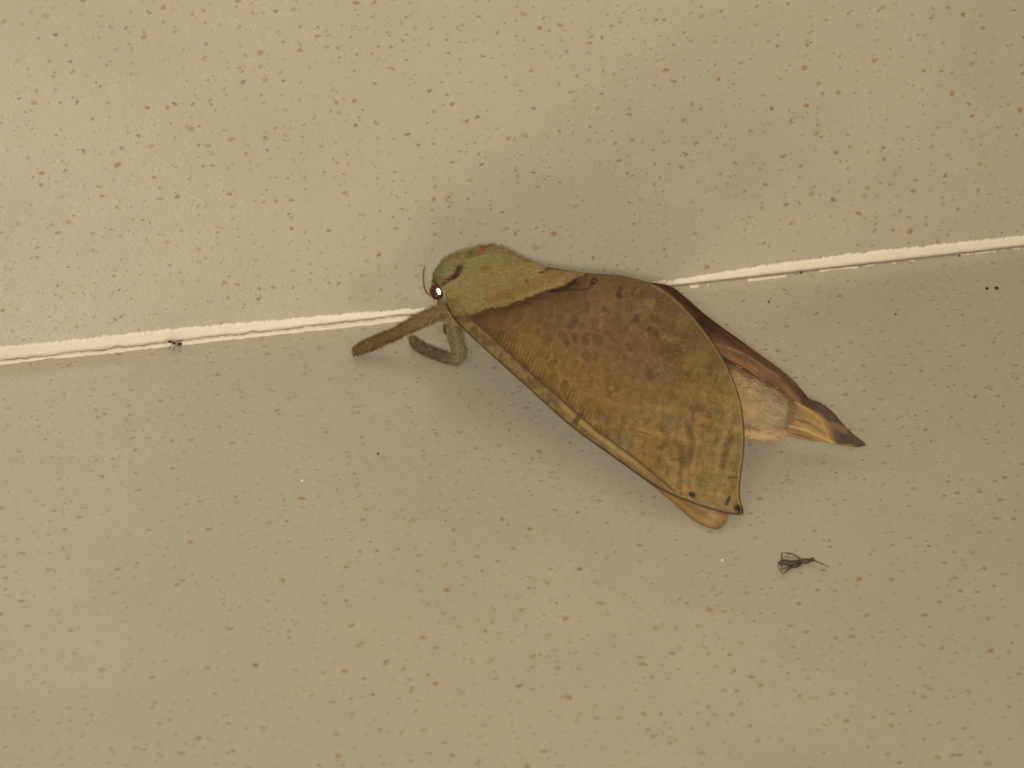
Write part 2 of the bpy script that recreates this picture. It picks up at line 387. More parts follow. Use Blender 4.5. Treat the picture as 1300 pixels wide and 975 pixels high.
# distance from the outer margin -> paler, rosier outer field
ang = (X-700)*.55 + (Y-420)*.83
col = wmix(col, tan, sst(60, 215, ang + 50*(fbm(X/40, Y/40, 5)-.5))*.9)
col = wmix(col, rose, sst(.52, .75, fbm(X/55, Y/55, 9))*.45*sst(650, 760, X)*(1-sst(600, 650, Y)))
col = wmix(col, purple, (1-sst(20, 130, np.hypot((X-835)*.8, Y-400)))*.65)
col = wmix(col, olive, sst(.50, .72, fbm(X/26+3, Y/26, 15))*.55*(1-sst(880, 940, X)))
col = wmix(col, olive*1.15, (1-sst(10, 75, dpoly(X, Y, [(640, 440), (720, 520), (800, 590)])[0]))*.65)
# net of paler lines round darker cells
w1, w2, wid_ = worley((X+10*(fbm(X/11, Y/11, 71)-.5))/15, (Y+10*(fbm(X/11, Y/11, 72)-.5))/19, 21)
cell = w2-w1; amt = sst(.38, .62, fbm(X/34, Y/34, 76)); amt = (.4+.8*amt)*sst(615, 660, X)*(1-.65*sst(60, 150, ang))
col = wmix(col, np.minimum(col*1.5, 1), (1-sst(.03, .20, cell))*.6*amt)
col = col*(1-.27*sst(.14, .38, cell)*(wid_ > .5)*amt - .18*sst(.3, .6, cell)*(wid_ > .8)*amt)[:, None]
w1, w2, wid_ = worley((X+6*(fbm(X/6, Y/6, 73)-.5))/6.5, (Y+6*(fbm(X/6, Y/6, 74)-.5))/7.5, 25)
col = col*(1+.20*(wid_-.5)*sst(.05, .2, w2-w1))[:, None]
col = col*(1-.30*sst(.55, .8, fbm(wx/9, wy/13, 33, 3))*sst(30, 120, ang+40))[:, None]
# wavy cross bands between the veins of the outer field
vn = (X*.80+Y*.18)/6.2 + 1.3*fbm(X/45, Y/45, 40)
bandm = sst(40, 130, ang)*(1-sst(930, 960, X))
col = col*(1 - .20*bandm*.8*sst(.38, .6, fbm(X/12, Y/36, 47))*sst(.50, .85, .5+.5*np.sin(vn*np.pi*.9)) )[:, None]
qn = (X*.2-Y*.98)/31.0 + .6*fbm(X/40, Y/40, 48)
col = wmix(col, np.minimum(col*1.32, 1), bandm*.6*sst(.80, .99, .5+.5*np.sin(qn*2*np.pi)))
greenish = sst(.55, .72, fbm(X/16, Y/40, 52))*bandm
col = wmix(col, pg((104, 96, 58)), greenish*.45)
for q in ([(872, 536), (880, 560), (872, 592)], [(865, 568), (866, 590)], [(925, 560), (918, 590)], [(760, 520), (770, 530)], [(848, 440), (852, 452)], [(783, 430), (790, 450)], [(822, 468), (826, 480)]):
    d, t = dpoly(X, Y, q); col = wmix(col, pg((78, 66, 40)), (1-sst(1.5, 7, d))*.55)
# fine speckle, glints of the scales painted as golden specks
col = col*np.array([.97, .94, .78]); col = wmix(col, pg((124, 86, 48)), (1-sst(20, 95, np.hypot((X-775)*.8, Y-470)+40*(fbm(X/25, Y/25, 78)-.5)))*.35)
col = wmix(col, pg((88, 68, 38)), (1-sst(20, 110, dpoly(X, Y, [(720, 385), (800, 375), (870, 440)])[0]))*.35)
col *= (1+.30*(vnoise(X/1.6, Y/1.6, 61)-.5) + .26*(fbm(X/5, Y/5, 62)-.5))[:, None]
gl = (vnoise(X/1.3, Y/1.3, 66) > .90)*sst(.5, .62, fbm(X/30, Y/30, 67))*(1-sst(0, 130, np.hypot(X-870, Y-445))*.7)
col = wmix(col, pg((168, 142, 70)), gl*.65)
for (gx, gy, gr) in ((867, 408, 16), (848, 430, 12), (888, 455, 20), (824, 385, 12), (875, 462, 14)):
    col = wmix(col, pg((134, 110, 48)), (1-sst(2, gr, np.hypot(X-gx, Y-gy)+16*(fbm(X/5, Y/5, 70)-.5)))*.38)
# the basal field, its dark fuzzy border
edge = [(594, 397), (603, 397.5), (618, 391), (640, 388), (665, 379), (690, 369), (706, 366), (720, 360), (733, 354), (745, 345), (748, 330)]
yE = np.interp(X, [q[0] for q in edge], [q[1] for q in edge]) + 3.0*(fbm(X/4, X*0, 81)-.5) + 5*(vnoise(X/1.4, Y/6, 82)-.5)
below = Y-yE
dk = (1-sst(2, 26, below + 9*(fbm(X/7, Y/7, 84)-.5)))*(below > -1)*(1-sst(742, 790, X)*.8)
col = wmix(col, pg((76, 54, 30)), np.clip(dk, 0, 1)*.85)
col = wmix(col, pg((84, 58, 30)), (1-sst(8, 60, below+14*(fbm(X/12, Y/12, 83)-.5)))*(below > -1)*(1-sst(760, 850, X))*.6)
gb = fbm(X/14, Y/14, 86)
bcol = wmix(np.tile(basal, (len(X), 1)), green, sst(.45, .65, gb)*.55*(1-sst(640, 700, X)))
bcol = wmix(bcol, pg((132, 98, 56)), sst(.5, .7, fbm(X/20, Y/12, 88))*.6*sst(600, 680, X))
bcol = wmix(bcol, pg((122, 88, 56)), sst(690, 735, X+14*(gb-.5))*.75)
for q, w_, c_, s_ in (([(640, 331), (652, 327), (668, 331)], 5, (120, 84, 44), .6), ([(612, 342), (622, 340)], 5, (128, 84, 50), .5), ([(686, 346), (694, 341), (701, 338)], 2.2, (58, 38, 22), .9), ([(667, 356), (669, 359)], 3, (84, 56, 30), .8),
                     ([(620, 380), (650, 372), (700, 352)], 9, (128, 92, 50), .45), ([(564, 364), (580, 378)], 4, (150, 92, 52), .5), ([(566, 366), (571, 371)], 1.6, (56, 30, 16), .8)):
    d, t = dpoly(X+3*(fbm(X/6, Y/6, 91)-.5), Y, q); bcol = wmix(bcol, pg(c_), (1-sst(w_*.3, w_, d))*s_)
bcol *= (1+.34*(vnoise(X/1.5, Y/1.5, 92)-.5)+.3*(fbm(X/6, Y/6, 93)-.5))[:, None]
bcol = wmix(bcol, pg((127, 118, 75)), (1-sst(4, 20, dpoly(X, Y, [(560, 372), (573, 350), (592, 332), (622, 320), (650, 324)])[0]+8*(fbm(X/9, Y/9, 97)-.5)))*.8)
for q, w_, s_ in (([(562, 363), (569, 355), (576, 351)], 4, .9), ([(576, 351), (581, 346), (582, 341), (584, 340)], 5.2, .95)):
    d, t = dpoly(X+3*(fbm(X/4, Y/4, 133)-.5), Y+2*(fbm(X/4, Y/4, 134)-.5), q); bcol = wmix(bcol, pg((68, 34, 18)), (1-sst(w_*.45, w_, d))*s_)
inb = (sst(.5, -.5, below))*(1-sst(728, 768, X+.35*(Y-350)+14*(fbm(X/7, Y/7, 98)-.5)))
inb = np.where(X < 600, 1-sst(398, 402, Y), inb)
col = wmix(col, bcol, inb)
# dark dashes and the little ring mark near the inner margin
for q, w_, c_, s_ in (([(700, 369.5), (716, 367), (724, 361.5), (731, 354.5)], 3.6, (44, 29, 18), .95), ([(715, 368), (735, 368), (747, 366), (753, 359)], 1.7, (56, 36, 20), .8),
                      ([(751, 357), (753, 353.5), (757, 353), (758, 356), (755, 360), (751, 361), (751, 357)], 1.5, (40, 25, 16), .95),
                      ([(788, 366), (785, 374), (786, 377)], 4.2, (62, 42, 25), .8), ([(806, 366), (802, 374)], 4, (74, 52, 32), .6), ([(698, 341), (715, 343), (738, 345)], 1.4, (56, 38, 24), .7),
                      ([(784, 400), (788, 412)], 3.5, (84, 60, 36), .5), ([(797, 438), (800, 444)], 5, (80, 58, 34), .6), ([(823, 470), (826, 480)], 4.5, (84, 62, 36), .55)):
    d, t = dpoly(X+2*(fbm(X/5, Y/5, 95)-.5), Y+2*(fbm(X/5, Y/5, 96)-.5), q); col = wmix(col, pg(c_), (1-sst(w_*.45, w_, d))*s_)
# stripe along the costa with hair ticks beside it
fold = [(582, 378), (592, 398), (606, 412), (627, 430), (652, 454), (684, 483), (720, 514), (757, 546), (809, 584), (842, 611), (856, 624)]
d, t = dpoly(X, Y, fold); yF = np.interp(X, [q[0] for q in fold], [q[1] for q in fold]); under = (Y > yF)*(X < 852)*(X > 566)
tick = sst(.25, .8, .5+.5*np.sin(2*np.pi*(t*372+.35*d)/5.2+2.2*(fbm(X/5, Y/5, 99)-.5)))*(.4+.6*vnoise(t*60, d/9, 100))
col = wmix(col, pg((66, 48, 26)), (1-sst(8, 30, d+8*(fbm(X/8, Y/8, 105)-.5)))*(1-under)*sst(596, 625, X)*(1-sst(745, 800, X))*tick*.85*(.35+.65*sst(.35, .55, fbm(X/16, Y/16, 106))))
col = wmix(col, pg((72, 52, 28)), (1-sst(0, 12, d))*(1-under)*sst(596, 615, X)*(1-sst(680, 740, X))*.6)
scol = wmix(np.tile(pg((120, 98, 54)), (len(X), 1)), pg((96, 76, 42)), sst(.42, .6, fbm(X/7, Y/7, 101)))
scol = wmix(scol, pg((128, 98, 54)), sst(700, 830, X)*.5); scol *= (1+.28*(vnoise(X/1.6, Y/1.6, 103)-.5)+.24*(fbm(X/5, Y/5, 104)-.5))[:, None]
col = wmix(col, scol, under*.92*np.where(X < 590, .5, 1))
col = wmix(col, pg((74, 54, 26)), (1-sst(.6, 2.2, d))*sst(585, 600, X)*.75)
col = wmix(col, pg((166, 136, 72)), (1-sst(0, 5, np.abs(d-5)))*under*sst(690, 720, X)*(1-sst(800, 830, X))*.5)
for q, w_, c_, s_ in (([(736, 527), (731, 535)], 5, (70, 48, 26), .8), ([(698, 503), (706, 512)], 6, (96, 70, 36), .6), ([(877, 627), (880, 629)], 4.5, (34, 22, 16), .95), ([(797, 543), (838, 556)], 1.6, (112, 74, 40), .7), ([(800, 549), (840, 556)], 1.2, (150, 104, 60), .5),
                      ([(926, 632), (922, 640)], 3.4, (52, 40, 28), .85), ([(936, 645), (944, 650)], 6.5, (28, 22, 20), .95), ([(925, 606), (937, 606)], 2, (80, 52, 30), .7), ([(905, 640), (935, 652)], 3, (90, 66, 34), .4)):
    d, t = dpoly(X, Y, q); col = wmix(col, pg(c_), (1-sst(w_*.4, w_, d))*s_)
# margins: thin dark costa, dark outer edge with a pale line inside it
cp = proj(cmr([P(*q) for q in C_], 120)); dp = proj(cmr([P(*q) for q in D_[8:]], 120))
d, t = dpoly(X, Y, cp); col = wmix(col, pg((52, 36, 20)), (1-sst(.8, 2.4, d - 1.6*(t > .55)*fbm(X/8, Y/8, 110)))*.85)
d, t = dpoly(X, Y, dp); col = wmix(col, pg((176, 146, 96)), (1-sst(.3, 1.4, np.abs(d-2.4)))*.25); col = wmix(col, pg((58, 42, 24)), (1-sst(.8, 2.0, d))*.85*sst(.12, .3, t))
col_fw = col

def thicken(G, N, n, m, t):
    """closed thin sheet out of a grid: front, back and rim"""
    A = G.reshape(-1, 3); B = A - N*t; V = np.vstack([A, B]); k = n*m
    f = grid_faces(n, m); Fc = f + [(k+a, k+d, k+c, k+b) for a, b, c, d in f]
    rim = [i*m for i in range(n)] + [(n-1)*m+j for j in range(1, m)] + [i*m+m-1 for i in range(n-2, -1, -1)] + [j for j in range(m-2, 0, -1)]
    for i in range(len(rim)):
        a, b = rim[i], rim[(i+1) % len(rim)]; Fc.append((a, k+a, k+b, b))
    return V, Fc
Vw, Fw = thicken(G, NW, NU, NV, .16)
fore_l = mesh('forewing', Vw, Fw, M_wing, moth, np.vstack([col, np.tile(pg((128, 88, 52)), (len(col), 1))]))
fore_l['label'] = 'broad near forewing with pale green base and dark oblique line'
# short hairs over the furry base of this wing and along the dark border
fG = grid_faces(NU, NV)
def cmb(p): return np.tile(np.array([.80, -.55, -.05]), (len(p), 1))
def msk(p):
    q = proj(p); return ((q[:, 1] < np.interp(q[:, 0], [c[0] for c in edge], [c[1] for c in edge])+9) & (q[:, 0] < 735)).astype(float)
hv, hf, hc = strands(V, fG, col, 6500, .8, .032, cmb, .04, .10, msk, out=NW)
mesh('down', hv, hf, M_fur, fore_l, hc, kind='stuff')

# left hindwing, peeping out below the costa
Ch = [(640, 440, 6), (720, 520, 4), (790, 585, 2.2), (850, 634, .9), (872, 654, .6), (895, 668, .5), (912, 671, .5), (921, 663, .55)]
Dh = [(640, 420, 7), (720, 470, 7), (800, 540, 5), (880, 600, 2.6), (910, 630, 1.6), (920, 640, 1.2), (925, 650, .8), (921, 663, .55)]
Gh, NH = wing_grid(Ch, Dh, 110, 40, .15, .12, 5)
V = Gh.reshape(-1, 3); q = proj(V); X, Y = q[:, 0], q[:, 1]
c = wmix(np.tile(pg((156, 120, 72)), (len(X), 1)), pg((176, 138, 92)), 1-sst(3, 13, np.hypot(X-905, Y-657)))
d, t = dpoly(X, Y, proj(cmr([P(*k) for k in Ch], 80))); c = wmix(c, pg((118, 82, 40)), (1-sst(.8, 5, d))*.6)
c *= (1-.22*sst(.5, .95, .5+.5*np.sin((X*.5-Y*.8)/2.1)))[:, None]*(1+.2*(vnoise(X/2, Y/2, 7)-.5))[:, None]
v_, f_ = thicken(Gh, NH, 110, 40, .12); hl = mesh('hindwing', v_, f_, M_hind, moth, np.vstack([c, c]))
hl['label'] = 'pinkish tan tip of the near hindwing below the forewing edge'

# right forewing, steep on the far side of the body, its underside showing
Dr = [(626, 330, 17), (700, 350, 19.5), (790, 357, 21), (845, 362, 20.6), (870, 378, 19.6), (900, 404, 17.6), (950, 440, 14.2), (1000, 477, 10.6), (1021, 500, 8.6), (1027, 507, 8), (1043, 513, 7), (1058, 525, 5.8), (1070, 539, 4.6), (1083, 552, 3.3), (1096, 562, 2.3), (1099, 565.5, 2)]
Cr = [(630, 380, 9), (700, 400, 8), (790, 440, 6), (850, 470, 5), (900, 500, 3.5), (960, 535, 2.2), (1010, 556, 1.6), (1050, 562, 1.4), (1075, 566.5, 1.5), (1090, 567.5, 1.8), (1099, 565.5, 2)]
Gr, NR = wing_grid(Cr, Dr, 240, 90, -.5, .25, 6)
V = Gr.reshape(-1, 3); q = proj(V); X, Y = q[:, 0], q[:, 1]
dp = proj(cmr([P(*k) for k in Dr], 200)); d, t = dpoly(X, Y, dp)
c = wmix(np.tile(pg((96, 68, 42)), (len(X), 1)), pg((120, 88, 52)), sst(8, 30, d+10*(fbm(X/20, Y/20, 3)-.5)))
c = wmix(c, pg((72, 46, 28)), (1-sst(3, 15, d+5*(fbm(X/14, Y/14, 8)-.5)))*.9)
al = X*.79+Y*.61; ac = -X*.61+Y*.79
st = fbm(al/60, ac/4.0, 11, 3); c *= (1+1.7*(st-.5))[:, None]
c = wmix(c, pg((64, 42, 27)), (1-sst(6, 22, np.hypot((X-893)*.6, Y-418)))*.5)
for ql, w_, c_, s_ in (([(905, 436), (940, 447), (965, 462), (990, 480)], 2.2, (158, 112, 66), .45), ([(930, 455), (960, 468)], 4, (146, 98, 54), .5), ([(950, 440), (990, 468), (1022, 498)], 1.6, (150, 104, 62), .4), ([(912, 452), (940, 466), (985, 497)], 3, (62, 38, 24), .8)):
    dd, tt = dpoly(X, Y, ql); c = wmix(c, pg(c_), (1-sst(w_*.4, w_, dd))*s_)
c = wmix(c, pg((150, 112, 58)), sst(990, 1010, X)*sst(8, 14, d)*.7)
tip = sst(1024, 1038, X)*(1-sst(9, 13, d+4*(fbm(X/6, Y/6, 5)-.5)))+sst(1052, 1060, X+.25*(Y-545)*-1)
c = wmix(c, pg((74, 56, 38)), np.clip(tip, 0, 1)*.92)
c = wmix(c, pg((48, 34, 24)), sst(1058, 1070, X)*sst(3, 8, d)*.5)
c = wmix(c, pg((140, 104, 56)), sst(1056, 1064, X)*(1-sst(1076, 1090, X))*sst(562.5, 564.5, Y)*.7)
c = wmix(c, pg((122, 94, 58)), (1-sst(2, 7, dpoly(X, Y, [(1058, 540), (1066, 543), (1072, 546)])[0]))*.7)
c *= (1+.22*(vnoise(X/1.8, Y/1.8, 9)-.5))[:, None]
v_, f_ = thicken(Gr, NR, 240, 90, .16); fr = mesh('forewing', v_, f_, M_wing, moth, np.vstack([c, c]))
fr['label'] = 'far forewing seen edge-on, reddish brown with a dark pointed tip'
# right hindwing lying inside it
Dq = [(900, 452, 12.5), (940, 468, 11), (985, 493, 9), (1010, 509, 7), (1029, 520, 6), (1044, 532, 5), (1052, 545, 3.6), (1057, 557, 2.4), (1061, 563.5, 2)]
Cq = [(900, 500, 6), (950, 530, 4), (985, 546, 2.8), (1004, 550, 2.6), (1020, 555, 2.3), (1036, 559, 2), (1050, 562, 1.9), (1058, 563.5, 1.9), (1061, 563.5, 2)]
def toward(L, k): return [tuple(q) for q in L]
Gq, NQ = wing_grid(Cq, Dq, 120, 50, .35, .2, 15)
Gq = Gq - FW*.9
V = Gq.reshape(-1, 3); q = proj(V); X, Y = q[:, 0], q[:, 1]
c = wmix(np.tile(pg((120, 86, 46)), (len(X), 1)), pg((142, 110, 58)), sst(975, 1035, X))
c = wmix(c, pg((88, 56, 30)), (1-sst(6, 20, dpoly(X, Y, [(905, 450), (950, 482), (1000, 512)])[0]))*.6)
st = fbm((X*.85+Y*.5)/50, (-X*.5+Y*.85)/4, 31, 3); c *= (1+.9*(st-.5))[:, None]
for ql, w_, c_, s_ in (([(1000, 540), (1025, 547), (1058, 562)], 1.5, (186, 146, 84), .7), ([(1010, 511), (1029, 522), (1043, 534), (1054, 560)], 1.5, (174, 134, 76), .6), ([(1004, 531), (1030, 538)], 1.6, (92, 58, 28), .6), ([(1006, 551), (1030, 557)], 2, (92, 56, 24), .7)):
    dd, tt = dpoly(X, Y, ql); c = wmix(c, pg(c_), (1-sst(w_*.4, w_, dd))*s_)
v_, f_ = thicken(Gq, NQ, 120, 50, .12); hr = mesh('hindwing', v_, f_, M_hind, moth, np.vstack([c, c]))
hr['label'] = 'yellowish brown far hindwing folded inside the far forewing'

# body: one continuous surface, head - thorax - abdomen. (picture x, y, height, half width, half height)
sp = [(551, 366, 11.5, .5, .6), (556, 364, 11.7, 2.0, 2.6), (565, 362, 12.0, 3.4, 3.9), (580, 358, 12.2, 4.8, 4.9), (600, 356, 12.4, 5.7, 5.6), (622, 359, 12.3, 6.0, 6.55), (660, 378, 11.5, 6.0, 6.4), (710, 404, 10.2, 6.0, 6.2), (780, 440, 8.8, 6.0, 6.0), (860, 480, 7.4, 5.8, 5.6), (920, 504, 6.2, 5.4, 5.1), (960, 520, 5.6, 4.7, 4.6), (982, 529, 5.0, 3.9, 3.9), (994, 534, 4.6, 2.8, 2.9), (1001, 537, 4.3, 1.2, 1.4)]
pts = [np.r_[P(a, b_, z), hw, hh] for a, b_, z, hw, hh in sp]
S = cmr(pts, 170); c0 = S[:, :3]; T = np.gradient(c0, axis=0); T /= np.linalg.norm(T, axis=1)[:, None]
Nn = np.cross(T, [0, 0, 1.0]); Nn /= np.linalg.norm(Nn, axis=1)[:, None]; Bn = np.cross(Nn, T)
a = np.linspace(0, 2*np.pi, 96, endpoint=False)
V = c0[:, None] + S[:, 3][:, None, None]*np.cos(a)[None, :, None]*Nn[:, None] + S[:, 4][:, None, None]*np.sin(a)[None, :, None]*Bn[:, None]
k = np.arange(170)[:, None]*np.ones(96)
rad = V - c0[:, None]; rl = np.linalg.norm(rad, axis=2, keepdims=True)
pj = proj(V.reshape(-1, 3)).reshape(170, 96, 2)
seg_ = .12*np.sin(k/170*62)*sst(100, 125, k)
bump_ = .9*(fbm(pj[..., 0]/9, pj[..., 1]/9, 126)-.5)*sst(105, 125, k)+.5*(fbm(pj[..., 0]/16, pj[..., 1]/16, 120)-.5)+.25*(fbm(pj[..., 0]/5, pj[..., 1]/5, 121)-.5)+.75*(fbm(pj[..., 0]/14, pj[..., 1]/26, 122)-.5)*sst(105, 125, k)
V = (V + rad/rl*(seg_+bump_)[..., None]*np.minimum(1, rl/2)).reshape(-1, 3)
Vb = np.vstack([V, c0[0]-T[0]*.3, c0[-1]+T[-1]*.3]); Fb = grid_faces(170, 96, True)
Fb += [(170*96, (j+1) % 96, j) for j in range(96)] + [(170*96+1, 169*96+j, 169*96+(j+1) % 96) for j in range(96)]
q = proj(Vb); X, Y = q[:, 0], q[:, 1]
c = wmix(np.tile(pg((128, 121, 76)), (len(X), 1)), pg((138, 120, 72)), sst(.42, .62, fbm(X/12, Y/12, 130)))
c = wmix(c, pg((126, 100, 56)), sst(.55, .7, fbm(X/9, Y/9, 131))*.5)
for ql, w_, c_, s_ in (([(620, 309), (612, 312), (608, 319), (609, 328)], 4.5, (150, 78, 34), .85), ([(609, 325), (612, 338)], 3, (132, 92, 44), .6), ([(593, 325), (596, 324)], 5, (104, 78, 38), .7),
                      ([(562, 361), (569, 355), (576, 351)], 4, (72, 36, 18), .9), ([(576, 351), (581, 346), (582, 341), (584, 340)], 5.2, (68, 34, 18), .95), ([(557, 354), (551, 362)], 6, (92, 62, 40), .5)):
    dd, tt = dpoly(X+3*(fbm(X/4, Y/4, 133)-.5), Y+2*(fbm(X/4, Y/4, 134)-.5), ql); c = wmix(c, pg(c_), (1-sst(w_*.45, w_, dd))*s_)
ab = wmix(np.tile(pg((156, 132, 94)), (len(X), 1)), pg((168, 136, 94)), sst(.42, .62, fbm(X/22, Y/22, 141)))
ab = wmix(ab, pg((146, 128, 94)), np.clip(sst(.5, .68, fbm(X/9+4, Y/14, 143))*.5+.5*sst(970, 995, X), 0, 1)); ab = wmix(ab, pg((196, 154, 104)), sst(543, 549, Y)*.6)
c = wmix(c, ab, sst(700, 800, X)); c *= (1+.2*(vnoise(X/2, Y/2, 145)-.5))[:, None]
body = mesh('body', Vb, Fb, M_body, moth, c)
def mbody(p):
    q = proj(p); return ((q[:, 0] < 760)*1.0 + (q[:, 0] > 920)*.35)*(p[:, 2] > 4)
ax = np.array([.85, -.50, -.05])
hv, hf, hc = strands(Vb, Fb, c, 30000, 1.0, .04, lambda p: np.tile(ax, (len(p), 1)), .16, .22, mbody, seed=5)
mesh('down', hv, hf, M_fur, body, hc, kind='stuff')
v_, f_ = tube([P(938, 548, 2.6)-FW*2, P(955, 551, 2.3)-FW*2.2, P(975, 552, 2)-FW*2.2, P(990, 549, 2)-FW*1.5, P(1003, 544, 2.2)-FW*1], [.7, .95, 1.0, .95, .5], 18, n=50)
q = proj(v_); v_ = v_ + .5*(fbm(q[:, 0]/6, q[:, 1]/6, 301)-.5)[:, None]
tc_ = np.tile(pg((184, 150, 104)), (len(v_), 1))*(1+.3*(vnoise(q[:, 0]/3, q[:, 1]/3, 303)-.5))[:, None]
tuft = mesh('tail_tuft', v_, f_, M_body, moth, tc_)
hv, hf, hc = strands(v_, f_, tc_, 900, .8, .035, lambda p: np.tile(ax, (len(p), 1)), .3, .3, None, .2, 9)
mesh('down', hv, hf, M_fur, tuft, hc, kind='stuff')
# eye, eyeshine, antenna
ec = P(555.5, 370.5, 10.6) - FW*2.6
v_, f_ = sphere(ec, 1.36, 22, 30, (1, 1, 1.12)); eye = mesh('eye', v_, f_, M_eye, moth)
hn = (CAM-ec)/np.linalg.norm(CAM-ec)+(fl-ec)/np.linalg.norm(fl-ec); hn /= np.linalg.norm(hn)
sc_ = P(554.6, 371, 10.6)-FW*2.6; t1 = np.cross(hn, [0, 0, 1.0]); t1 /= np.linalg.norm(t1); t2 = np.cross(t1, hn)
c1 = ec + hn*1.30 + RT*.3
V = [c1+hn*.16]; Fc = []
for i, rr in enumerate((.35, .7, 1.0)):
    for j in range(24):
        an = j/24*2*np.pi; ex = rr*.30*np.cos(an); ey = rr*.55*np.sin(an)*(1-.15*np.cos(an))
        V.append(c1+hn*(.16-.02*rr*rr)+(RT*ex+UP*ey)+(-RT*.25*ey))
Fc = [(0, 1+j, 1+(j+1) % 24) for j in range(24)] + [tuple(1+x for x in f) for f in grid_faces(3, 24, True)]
mesh('eyeshine', V, Fc, M_shine, eye)  # mirror disc added on the eye, tilted to return the flash as a glint
z0 = 10.8
v_, f_ = tube([P(549, 376, z0)-FW*2.0, P(543, 373, z0+.4)-FW*2.2, P(539.5, 366, z0+1.2)-FW*2.4, P(538, 354, z0+2)-FW*2.6, P(538.6, 345, z0+2.4)-FW*2.6, P(540.2, 338, z0+2.6)-FW*2.6], [.17, .15, .13, .11, .10, .06], 8, n=40)
mesh('antenna', v_, f_, M_feeler, moth)
# short brown palp under the eye
v_, f_ = tube([P(558, 378, 9.5)-FW*1, P(560, 384, 8.6)-FW*1, P(566, 390, 8)-FW*.5], [.5, .6, .5], 12)
mesh('palp', v_, f_, simple('palp_scales', (.16, .09, .05), .8), moth)

def leg(pts, radii, colf, n, seed, hairs):
    v, f = tube(pts, radii, 18, n=n)
    q = proj(v); X, Y = q[:, 0], q[:, 1]
    v = v + .18*(fbm(X/4, Y/4, seed)-.5)[:, None]*np.array([1, 1, 1.0])
    c = colf(X, Y); o = mesh('leg', v, f, M_body, moth, c)
    d = np.array(pts[-1])-np.array(pts[0]); P_ = np.array(pts, float)
    def comb(p):
        k = np.argmin(np.linalg.norm(p[:, None]-((P_[1:]+P_[:-1])/2)[None], axis=2), 1); return (P_[1:]-P_[:-1])[k]
    hv, hf, hc = strands(v, f, c, int(hairs*1.3), .66, .042, comb, .6, .3, None, .3, seed)
    mesh('down', hv, hf, M_fur, o, hc, kind='stuff'); return o
def cl1(X, Y):
    c = wmix(np.tile(pg((122, 100, 64)), (len(X), 1)), pg((104, 84, 52)), sst(540, 500, X)); c = wmix(c, pg((126, 94, 58)), sst(.5, .7, fbm(X/9, Y/9, 7))*.4)
    return c*(1+.35*(vnoise(X/2, Y/2, 8)-.5))[:, None]
def cl2(X, Y):
    c = wmix(np.tile(pg((124, 108, 74)), (len(X), 1)), pg((98, 80, 54)), sst(585, 560, X)*sst(425, 440, Y)); return c*(1+.35*(vnoise(X/2, Y/2, 18)-.5))[:, None]
la = leg([P(578, 388, 9), P(562, 395, 7.5), P(540, 404, 6), P(520, 414, 4.6), P(503, 423, 3.4), P(480, 433, 2.3), P(462, 441, 1.6), P(451, 446, 1.25)], [1.1, 1.2, 1.2, 1.1, .95, 1.05, .95, .7], cl1, 60, 201, 3800)
la['label'] = 'front leg stretched out along the floor joint'
v_, f_ = tube([P(451, 448, .9), P(449, 451, .5), P(450, 454.5, .1)], [.2, .14, .05], 7); mesh('claw', v_, f_, M_claw, la)
lb = leg([P(575, 392, 9), P(576, 410, 6.8), P(579, 432, 4.6), P(583, 448, 2.4), P(580, 455, 1.5), P(570, 455, 1.2), P(556, 450, 1.1), P(540, 444, 1.1), P(529, 437, 1.1), P(523, 430, 1.0)], [1.1, 1.15, 1.15, 1.1, .95, .85, .85, .85, .8, .55], cl2, 70, 211, 4200)
lb['label'] = 'front leg bent back at the knee beside the wing edge'
lc = leg([P(585, 392, 8), P(573, 400, 6.5), P(568, 408, 5.4), P(566.5, 414, 4.7)], [.9, .7, .5, .38], cl1, 24, 221, 500)
lc['label'] = 'small part of a middle leg ending in a dark claw'
v_, f_ = tube([P(566.5, 414, 4.7), P(564.5, 419, 4.2), P(566, 424, 3.7), P(568.5, 422.5, 3.6)], [.3, .25, .14, .06], 7); mesh('claw', v_, f_, M_claw, lc)

# ------------------------------------------------------------------ small things
def fl3(px, py, z): return P(px, py, z)
# ant on the grout
ar = fl3(222, 436.5, .3)
ant = root('ant', (ar[0], ar[1], 0), 'tiny dark ant on the cream grout joint at the left', 'ant')
zA = .75
b_ = join([sphere(P(215.5, 434, zA), .30, 10, 12, (1, .9, .85)), sphere(P(220.5, 436, zA), .26, 10, 12, (1.35, .8, .8)), sphere(P(223.6, 436.8, zA), .12, 8, 10), sphere(P(228, 436.8, zA), .34, 10, 12, (1.35, .9, .9))])
mesh('body', *b_, M_ant, ant)
for (x0, y0, x1, y1, x2, y2) in ((219, 435, 217, 430, 213, 429), (221, 435, 222, 430, 224, 428.5), (222, 435.5, 226, 432, 231, 432), (219, 437, 216, 440, 214, 444), (221, 437.5, 221, 441, 219, 445), (222.5, 437.5, 226, 440, 231, 441)):
    dn = .25 if y2 > y0 else .9
    v_, f_ = tube([P(x0, y0, zA), P(x1, y1, zA+.15), P(x2, y2, dn)], [.05, .045, .03], 6, n=10); mesh('leg', v_, f_, M_ant, ant)
for (x1, y1, x2, y2) in ((211, 432, 208, 434.5), (213, 431, 210, 428)):
    v_, f_ = tube([P(214.5, 433, zA), P(x1, y1, zA+.2), P(x2, y2, zA)], [.04, .035, .025], 6, n=10); mesh('antenna', v_, f_, M_ant, ant)
